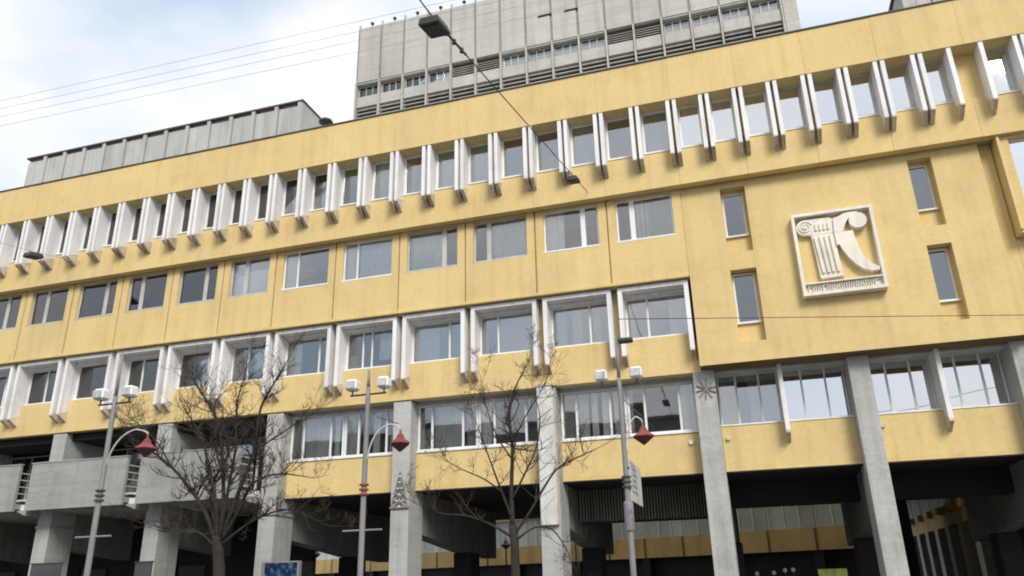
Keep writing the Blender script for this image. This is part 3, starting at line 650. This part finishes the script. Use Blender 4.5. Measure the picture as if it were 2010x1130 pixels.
# ================================================================== STREET FURNITURE
def lantern(c, s, parent):
    b_ = MB().lathe(c, [(0.02*s, -0.20*s), (0.06*s, -0.17*s), (0.25*s, -0.02*s), (0.26*s, 0.0)], 6).build('lantern', RED_D, parent)
    MB().lathe(c, [(0.26*s, 0.002), (0.25*s, 0.03*s), (0.14*s, 0.10*s), (0.11*s, 0.15*s)], 6).build('lantern_roof', RED, b_)
    MB().lathe(c, [(0.10*s, 0.152*s), (0.09*s, 0.20*s), (0.035*s, 0.25*s), (0.015*s, 0.36*s)], 6).build('finial', RED, b_)
    return b_
def street_lamp(x, y, label, h, zf, ringm, top_lamp=False, reach=1.0):
    t = thing('street_lamp', label, 'street lamp', (x, y, 0), 'street lamps along the pavement')
    MB().tube([(x, y, 0), (x, y, 2.2), (x, y, zf-0.4), (x, y, zf-0.1)], [0.076, 0.071, 0.06, 0.053], 12).build('pole', METAL, t, True)
    MB().tube([(x, y, zf-0.1), (x, y, h)], [0.045, 0.03], 10).build('mast', METAL, t, True)
    MB().lathe((x, y, 0), [(0.2, 0), (0.2, 0.05), (0.14, 0.12), (0.13, 0.5), (0.107, 0.55)], 12).build('base_sleeve', METAL, t)
    for k in range(3): MB().lathe((x, y, 3.72+k*0.115), [(0.07, 0), (0.115, 0.01), (0.115, 0.05), (0.07, 0.06)], 12).build('collar_ring', ringm, t)
    if not top_lamp: MB().tube([(x-0.52, y, 2.92), (x+0.52, y, 2.92)], 0.022, 8).build('flag_bar', METAL, t)
    MB().tube([(x-0.5, y, zf-0.28), (x+0.5, y, zf-0.28)], 0.025, 8).build('crossbar', METAL_D, t)
    for sgn in (-1, 1):
        cx = x+sgn*0.44
        f_ = box('floodlight', cx-0.155, cx+0.155, y-0.16, y+0.14, zf-0.16, zf+0.12, LENSW, t, 0.05)
        box('lens', cx-0.13, cx+0.13, y-0.175, y-0.161, zf-0.12, zf+0.07, SIGN_W, f_)
        MB().tube([(cx, y, zf-0.28), (cx, y, zf-0.15)], 0.02, 6).build('yoke', METAL_D, f_)
    # curved gooseneck to the hanging lantern
    pts = []
    for k in range(13):
        a = math.pi*0.5*k/12*1.15
        pts.append((x+0.06+0.62*(1-math.cos(a))*reach, y, 4.55+0.86*math.sin(min(a, math.pi/2))-(0.03*max(0, k-10))))
    ex, ez = pts[-1][0], pts[-1][2]
    pts += [(ex+0.08*reach, y, ez-0.05), (ex+0.10*reach, y, ez-0.13)]
    MB().tube(pts, 0.021, 8).build('arm', SIGN_W, t, True)
    lantern((ex+0.10*reach, y, ez-0.44), 1.0, t)
    MB().tube([(x+0.05, y, 5.9), (x+0.28, y, 5.62), (ex+0.05, y, ez+0.05)], 0.012, 6).build('stay', METAL_D, t)
    if top_lamp:
        box('mast_lamp', x+0.05, x+0.42, y-0.12, y+0.12, h-0.13, h-0.02, METAL_D, t, 0.03); MB().tube([(x, y, h-0.04), (x+0.3, y, h-0.02)], 0.02, 6).build('mast_bracket', METAL_D, t)
    return t
l1 = street_lamp(19.28, -11.9, 'grey street lamp with plain collar rings beside the many-stemmed bare tree', 7.45, 6.40, METAL_D, reach=1.28)
l2 = street_lamp(25.36, -10.0, 'grey street lamp with red collar rings standing between the two bare trees', 6.85, 6.50, RED)
l3 = street_lamp(31.52, -8.45, 'grey street lamp carrying a white board and a small dark lamp on its mast top', 7.45, 6.52, METAL_D, True, reach=0.5)
# white board fixed square to the kerb on the third lamp
sg = thing('street_board', 'weathered white board sticking out sideways from a street lamp', 'sign', (31.60, -8.3, 3.55))
box('panel', 31.56, 31.60, -8.33, -6.45, 3.44, 4.40, SIGN_W, sg)
for z in (3.7, 4.2): MB().tube([(31.58, -8.5, z), (31.58, -6.4, z)], 0.02, 6).build('bracket', METAL_D, sg)
for k in range(5): box('faded_mark', 31.601, 31.606, -8.15+0.08*k, -7.2-0.12*(k % 3), 3.66+k*0.14, 3.70+k*0.14, METAL, sg)
ps = MB().lathe((31.52, -8.45, 2.75), [(0.11, 0), (0.118, 0.05), (0.116, 0.6), (0.105, 0.66)], 12).build('wrapped_poster', LILAC)
tag(ps, 'torn lilac poster wrapped around a street lamp below its white board', 'poster')
# courtyard lamps
for (px, py, Y, lab) in ((620, 1088, 19.5, 'small dark courtyard lantern on a post beyond the blue poster case'), (993, 1070, 19.5, 'small dark courtyard lantern on a post seen under the building beside the slender tree trunk')):
    p = at(px, py, Y); t = thing('courtyard_lamp', lab, 'lamp', (p.x, Y, 0), 'courtyard lanterns')
    MB().tube([(p.x, Y, 0), (p.x, Y, p.z-0.25)], [0.06, 0.045], 8).build('post', METAL_D, t); lantern((p.x, Y, p.z), 1.25, t)
# blue poster case
p = at(517, 1103, -3.0)
bc = thing('poster_case', 'free-standing metal poster case with a dark blue poster, before a pillar', 'poster case', (p.x+0.8, -3, 0))
box('case', p.x, p.x+1.45, -3.12, -2.9, 0.55, p.z, METAL, bc, 0.02); box('poster', p.x+0.16, p.x+1.40, -3.135, -3.121, 0.62, p.z-0.05, BLUE, bc)
box('leg', p.x+0.2, p.x+0.3, -3.08, -2.96, 0, 0.549, METAL, bc); box('leg', p.x+1.15, p.x+1.25, -3.08, -2.96, 0, 0.549, METAL, bc)
for (pa, pb, py, lab) in ((64, 122, 1107, 'wide dark grey notice board on posts under a balcony'), (268, 300, 1104, 'narrow dark grey notice board on posts beside a pillar')):
    a = at(pa, py, -0.5); b = at(pb, py, -0.5)
    nbd = thing('notice_board', lab, 'notice board', ((a.x+b.x)/2, -0.5, 0), 'notice boards by the pillars')
    box('board', a.x, b.x, -0.56, -0.48, 0.9, (a.z+b.z)/2, BOARD, nbd, 0.01); box('frame_top', a.x-0.03, b.x+0.03, -0.58, -0.46, (a.z+b.z)/2+0.002, (a.z+b.z)/2+0.05, METAL_D, nbd)
    for x in (a.x+0.1, b.x-0.16): box('post', x, x+0.06, -0.55, -0.49, 0, 0.899, METAL_D, nbd)
# shop sign and small white globes under the building on the right
p = at(1605, 1117, 8.0); p2 = at(1662, 1117, 8.0)
ssn = thing('kiosk_sign', 'small yellow-green sign board on posts under the building between two pillars', 'sign', ((p.x+p2.x)/2, 8, 0))
box('panel', p.x, p2.x, 7.95, 8.02, 0.9, p.z, SIGNYG, ssn)
for x in (p.x+0.05, p2.x-0.1): box('post', x, x+0.05, 8.021, 8.07, 0, 1.5, METAL_D, ssn)
for k, (px, py) in enumerate(((1486, 1126), (1519, 1124), (1541, 1119), (1557, 1118))):
    p = at(px, py, 9.0); t = thing('globe_lamp', 'small white globe lamp on a thin post deep under the building', 'lamp', (p.x, 9, 0), 'globe lamps under the building')
    MB().tube([(p.x, 9, 0), (p.x, 9, p.z-0.1)], 0.03, 8).build('post', METAL_D, t)
    MB().lathe((p.x, 9, p.z), [(0.02, -0.09), (0.065, -0.065), (0.09, 0), (0.065, 0.065), (0.02, 0.09)], 12).build('globe', LENSW, t, True)
# tall white board on one pillar, light ornaments on others
pb = PIL[6]
wb = thing('pillar_banner', 'tall narrow white board with painted diagonal twig shadows fixed to the front of a pillar', 'banner', (pb+0.3, 1.6, 3.9))
pa_, pb_ = at(1052, 740, 1.5), at(1081, 740, 1.5); zb_ = at(1060, 1031, 1.5).z
box('panel', pa_.x, pb_.x, 1.50, 1.64, zb_, 8.88, SIGN_P, wb, 0.01)
box('cap', pa_.x-0.05, pb_.x+0.05, 1.46, 1.648, 8.882, 9.02, BRACKET, wb, 0.02); box('standoff', pb_.x+0.002, pb_.x+0.06, 1.54, 1.698, zb_, 8.7, BRACKET, wb)
rr = random.Random(8)
for k in range(9):
    z = zb_+0.4+k*0.5+rr.random()*0.15; dz = 0.30+0.3*rr.random(); th = 0.012+0.03*rr.random()
    q = MB().prism_y([(pa_.x+0.02, z), (pb_.x-0.02, z+dz), (pb_.x-0.02, z+dz+th), (pa_.x+0.02, z+th)], 1.488, 1.499)
    q.build('twig_shadow_strip', ORN, wb)  # dark diagonal strips laid on the board as painted twig shadows
# wire Christmas-tree shaped light ornament
pz = PIL[5]
orn = thing('light_ornament', 'dark wire fir-tree light ornament on the front of a grey pillar', 'ornament', (pz+0.39, 1.68, 4.95))
zt, zb2 = at(790, 925, 1.66).z, at(790, 996, 1.66).z; xc = pz+0.40
for k in range(6):
    f0 = k/6; hw = 0.06+0.34*f0; z = zt-(zt-zb2)*f0
    MB().tube([(xc-hw, 1.655, z-0.26), (xc, 1.645, z), (xc+hw, 1.655, z-0.26)], 0.030, 6).build('tier', ORN, orn)
    for s_ in (-1, 0, 1): MB().lathe((xc+s_*hw*0.5, 1.64, z-0.2), [(0.01, -0.04), (0.045, 0), (0.01, 0.04)], 6).build('bauble', LENSW if (k+s_) % 2 else PINK, orn)
for s_ in (-1, 1): MB().tube([(xc, 1.66, zt), (xc+s_*0.36, 1.66, zb2)], 0.028, 6).build('side_wire', ORN, orn)
MB().tube([(xc-0.40, 1.66, zb2), (xc+0.40, 1.66, zb2)], 0.05, 6).build('base_bar', ORN, orn)
MB().tube([(xc, 1.66, zt-0.02), (xc, 1.66, zb2)], 0.025, 6).build('stem', ORN, orn)
# star ornament
st = thing('light_ornament', 'faded pink star-shaped light ornament high on a grey pillar', 'ornament', (33.15, 1.62, 7.9))
c = at(1386, 763, 1.62)
for k in range(5):
    a = math.pi*k/5+0.2; d = Vector((math.cos(a), 0, math.sin(a)))*0.38
    MB().tube([Vector((c.x, 1.622, c.z))-d, Vector((c.x, 1.622, c.z))+d], 0.022, 6).build('ray', PINK if k % 2 else ORN, st)

# ================================================================== SUSPENDED LUMINAIRES AND CABLES
def luminaire(c, d, s, label):
    """box lamp hung on a sloping cable; d = cable direction"""
    t = thing('hanging_luminaire', label, 'street light', c, 'luminaires hung on cables over the street')
    d = d.normalized(); sx = Vector((1, 0, 0)); sx = (sx-d*sx.dot(d)).normalized(); up = sx.cross(d).normalized()
    if up.z < 0: up = -up
    def blk(name, prof, m, off=0):       # loops of (along, half length, half width, up)
        v = []; f = []
        for (hl, hw, u) in prof:
            for a, b in ((-1, -1), (1, -1), (1, 1), (-1, 1)): v.append(d*(a*hl)+sx*(b*hw)+up*(u+off))
        for k in range(len(prof)-1):
            for j in range(4): f.append((k*4+j, k*4+(j+1) % 4, k*4+4+(j+1) % 4, k*4+4+j))
        f.append((3, 2, 1, 0)); q = (len(prof)-1)*4; f.append((q, q+1, q+2, q+3))
        return meshobj(name, v, f, m, t, c)
    blk('housing', [(0.36*s, 0.24*s, -0.30*s), (0.38*s, 0.26*s, -0.26*s), (0.34*s, 0.22*s, -0.10*s), (0.16*s, 0.10*s, -0.03*s)], METAL_D)
    blk('lens', [(0.30*s, 0.19*s, -0.335*s), (0.33*s, 0.21*s, -0.302*s)], BOARD)
    MB_ = MB(); MB_.tube([c+d*0.2*s-up*0.06*s, c+d*0.2*s+up*0.05*s], 0.02*s, 6); MB_.tube([c-d*0.2*s-up*0.06*s, c-d*0.2*s+up*0.05*s], 0.02*s, 6)
    MB_.build('clamp', METAL_D, t)
    return t
def cable(pts, r_, m, label, sag=0.0, n=24, group=None):
    a, b = Vector(pts[0]), Vector(pts[-1])
    if len(pts) == 2: pts = [a.lerp(b, k/n)-Vector((0, 0, sag*4*(k/n)*(1-k/n))) for k in range(n+1)]
    o = MB().tube(pts, r_, 6).build('overhead_cable', m); return tag(o, label, 'cable', group)
A1 = Vector((29.42, -15.73, 12.33)); A2 = Vector((29.42, -2.24, 15.86)); dcab = (A2-A1)
anchor = Vector((29.42, 0.60, A2.z+dcab.z/dcab.y*2.84))
cable([A1-dcab*1.0-Vector((0, 0, -1.3)), A1, A2, anchor], 0.016, CABLE, 'dark steel span cable sloping up to the facade, carrying two hanging luminaires')
luminaire(A1, dcab, 0.86, 'large dark box luminaire hanging high on a sloping cable in front of the grey tower')
luminaire(A2, dcab, 0.82, 'small dark box luminaire hanging on the sloping cable close to the white fins')
for k, t_ in enumerate((0.05, 0.085, 0.12)):
    p = A1+dcab*t_; o = MB().lathe((p.x, p.y, p.z-0.02), [(0.015, -0.06), (0.05, -0.04), (0.03, 0), (0.05, 0.04), (0.02, 0.09)], 8).build('cable_insulator', METAL_D)
    tag(o, 'little dark insulator knob on the sloping cable just beyond the large luminaire', 'insulator', 'insulators on the sloping cable')
o = MB().tube([A1+dcab*0.03, A1+dcab*0.14], 0.028, 8).build('cable_sleeve', METAL_D); tag(o, 'thick dark sleeve clamped around the sloping cable beside the large luminaire', 'sleeve')
A3 = at(66, 494, -2.0); d3 = Vector((0.0, 1, 0.20))
cable([A3-d3*26+Vector((0, 0, 1.5)), A3, A3+d3*2.60], 0.014, CABLE_G, 'thin grey cable holding a luminaire before the leftmost white fins')
luminaire(A3, d3, 0.95, 'dark box luminaire hanging on a thin cable before the leftmost white fins')
for k, (ya, yb) in enumerate(((198, 42), (213, 62), (229, 80), (247, 102))):
    Yc = -9.0; a = at(0, ya, Yc); b = at(700, yb, Yc); d = (b-a)
    cable([a-d*1.2, b+d*2.2], 0.0065, CABLE_G, ('topmost', 'second highest', 'third highest', 'lowest')[k]+' of four thin parallel grey wires crossing the sky', 0.0, 30, 'four parallel overhead wires')
a = Vector((31.52, -8.45, 7.1)); b = at(2010, 618, -3.0)
a = at(1213, 626, -8.45)
cable([a, b, b+(b-a)*0.6+Vector((0, 0, 0.25))], 0.010, CABLE, 'single thin dark wire running from the lamp mast across the emblem wall')

# ================================================================== BARE TREES
def bez(pts, n):
    """smooth polyline through points (Catmull-Rom)"""
    P = [pts[0]*2-pts[1]]+pts+[pts[-1]*2-pts[-2]]; outp = []
    for i in range(1, len(P)-2):
        for k in range(n):
            t = k/n; a, b, c_, d = P[i-1], P[i], P[i+1], P[i+2]
            outp.append(0.5*((2*b)+(c_-a)*t+(2*a-5*b+4*c_-d)*t*t+(3*b-a-3*c_+d)*t*t*t))
    outp.append(pts[-1]); return outp
def tree(label, Y, trunk_px, trunk_r, limbs, seed, dens, twl):
    R = random.Random(seed); tp = [at(x, y, Y) for x, y in trunk_px]; base = Vector((tp[0].x, Y, 0))
    t = thing('bare_tree', label, 'tree', base, 'bare street trees')
    path = bez([base, base*0.4+tp[0]*0.6]+tp, 4)
    n = len(path); MB().tube(path, [trunk_r[0]+(trunk_r[1]-trunk_r[0])*k/(n-1) + (0.12 if k == 0 else 0)*trunk_r[0] for k in range(n)], 9).build('trunk', BARK, t, True)
    tw = MB()
    def twig(p, d, ln, r0, lev):
        k = 5 if lev < 2 else 4; pts = [p]; q = p.copy(); dd = d.normalized()
        for i in range(k):
            dd = (dd+Vector((R.uniform(-1, 1), R.uniform(-1, 1), R.uniform(-0.7, 1.0)+0.22))*0.2).normalized()
            q = q+dd*(ln/k); pts.append(q.copy())
        tw.tube(pts, [max(0.0035, 0.85*r0*(1-0.75*i/k)) for i in range(k+1)], 5 if lev == 0 else 3, caps=False)
        if lev < 3:
            m = [5, 4, 3][lev] + R.randint(0, 1)
            for i in range(m):
                f = R.uniform(0.2, 1.0); j = min(k-1, int(f*k)); pp = pts[j].lerp(pts[j+1], f*k-j)
                ax = Vector((R.uniform(-1, 1), R.uniform(-1, 1), R.uniform(-0.5, 0.9))).normalized()
                twig(pp, (dd*0.75+ax*0.85).normalized(), ln*R.uniform(0.38, 0.62), max(0.0055, r0*0.55), lev+1)
    for (pp, r0, r1, dy, den) in limbs:
        q = [at(x, y, Y+dy*k/(len(pp)-1)) for k, (x, y) in enumerate(pp)]
        path = bez(q, 4); n = len(path)
        MB().tube(path, [0.82*(r0+(r1-r0)*k/(n-1)) for k in range(n)], 7).build('limb', BARK, t, True)
        L_ = sum((path[k+1]-path[k]).length for k in range(n-1)); m = int(L_*dens*den)
        for i in range(m):
            f = R.uniform(0.22, 1.0)*(n-1); j = min(n-2, int(f)); p0 = path[j].lerp(path[j+1], f-j); d0 = (path[j+1]-path[j]).normalized()
            ax = Vector((R.uniform(-1, 1), R.uniform(-1, 1), R.uniform(-0.5, 0.9))).normalized()
            twig(p0, (d0*0.6+ax).normalized(), twl*R.uniform(0.5, 1.15), 0.5*(r0+(r1-r0)*f/(n-1))+0.004, 1)
        twig(path[-1], (path[-1]-path[-2]).normalized(), twl*1.1, r1, 0)
    tw.build('crown', TWIG, t)
    return t
tree('dense many-stemmed bare tree with a wide crown in front of the concrete balconies', -4.5, [(430, 1130), (428, 1080), (426, 1052)], (0.22, 0.165), [
    ([(424, 1070), (405, 1010), (372, 958), (335, 915), (290, 880), (262, 862)], 0.10, 0.025, 0.8, 1.0),
    ([(426, 1060), (424, 990), (408, 905), (392, 850), (360, 800)], 0.09, 0.022, -1.0, 1.0),
    ([(428, 1060), (438, 990), (436, 905), (428, 830), (395, 770), (375, 740)], 0.10, 0.02, 0.4, 1.0),
    ([(430, 1060), (455, 1000), (478, 940), (500, 880), (512, 800), (545, 740), (560, 715)], 0.11, 0.02, 0.9, 1.0),
    ([(432, 1064), (470, 1000), (495, 950), (545, 930), (600, 935)], 0.08, 0.018, -1.2, 1.0),
    ([(430, 1060), (448, 960), (462, 880), (466, 790), (480, 740)], 0.08, 0.016, -1.6, 1.0),
    ([(500, 880), (535, 862), (575, 835), (610, 815)], 0.045, 0.014, 0.6, 1.0),
    ([(424, 1075), (390, 1045), (340, 1040), (300, 1030)], 0.06, 0.014, -1.0, 1.1),
    ([(434, 1068), (500, 1020), (570, 1000), (640, 1030)], 0.06, 0.014, 0.7, 1.2),
    ([(335, 915), (310, 870), (270, 830), (245, 815)], 0.04, 0.012, 0.4, 1.0),
    ([(428, 1065), (415, 960), (450, 880), (420, 800), (450, 760)], 0.07, 0.014, 1.6, 1.0),
    ], 5, 5.0, 0.95)
tree('slender bare tree with a single trunk in front of the pillar carrying the white board', -5.0, [(1012, 1130), (1010, 1070), (1006, 1030)], (0.15, 0.11), [
    ([(1006, 1034), (1004, 960), (1006, 880), (1000, 815), (1012, 760), (1035, 715)], 0.095, 0.015, 0.3, 1.0),
    ([(1009, 1056), (965, 1030), (915, 1012), (868, 1008), (835, 990)], 0.055, 0.014, -0.5, 0.9),
    ([(1009, 1050), (1040, 1005), (1075, 945), (1100, 915), (1150, 890), (1172, 880)], 0.055, 0.012, -0.6, 0.9),
    ([(1006, 1020), (985, 965), (968, 920), (950, 870), (935, 830)], 0.05, 0.012, -0.8, 0.8),
    ([(1005, 980), (1030, 930), (1052, 880), (1060, 820), (1048, 770)], 0.045, 0.012, 0.9, 0.8),
    ([(1012, 1060), (1050, 1035), (1085, 1040), (1110, 1075), (1118, 1090)], 0.04, 0.012, 0.4, 0.6),
    ([(985, 965), (950, 940), (905, 920), (870, 900)], 0.035, 0.01, 0.5, 1.0),
    ([(1004, 900), (975, 855), (955, 800), (945, 750)], 0.035, 0.01, 0.6, 0.9),
    ([(1005, 870), (1030, 820), (1060, 770), (1075, 740)], 0.03, 0.01, -0.6, 0.8),
    ], 9, 3.4, 0.85)

# ================================================================== ACROSS THE STREET (unseen block added for dark reflections in the lower windows)
O = thing('reflection_block', 'plain grey block added out of view across the street to darken reflections in the lower windows', 'building', (-6, -58, 0))
OG = surf('reflection_block_grey', (0.16, 0.155, 0.14), 0.9, 0.15, 0.3, 0.1, 6, streak=0.2, sscale=1)
box('wall', -46, 27, -64, -52, 0, 18.5, OG, O); box('roof', -46.4, 27.4, -64.4, -51.6, 18.503, 18.9, ROOFCAP, O)  # body and top of the added reflection block
for k in range(22):
    for j in range(5): box('window', -44.6+k*3.2, -43.0+k*3.2, -51.998, -51.9, 1.6+j*3.3, 3.3+j*3.3, FRAME_D, O)  # dark panels on the added reflection block
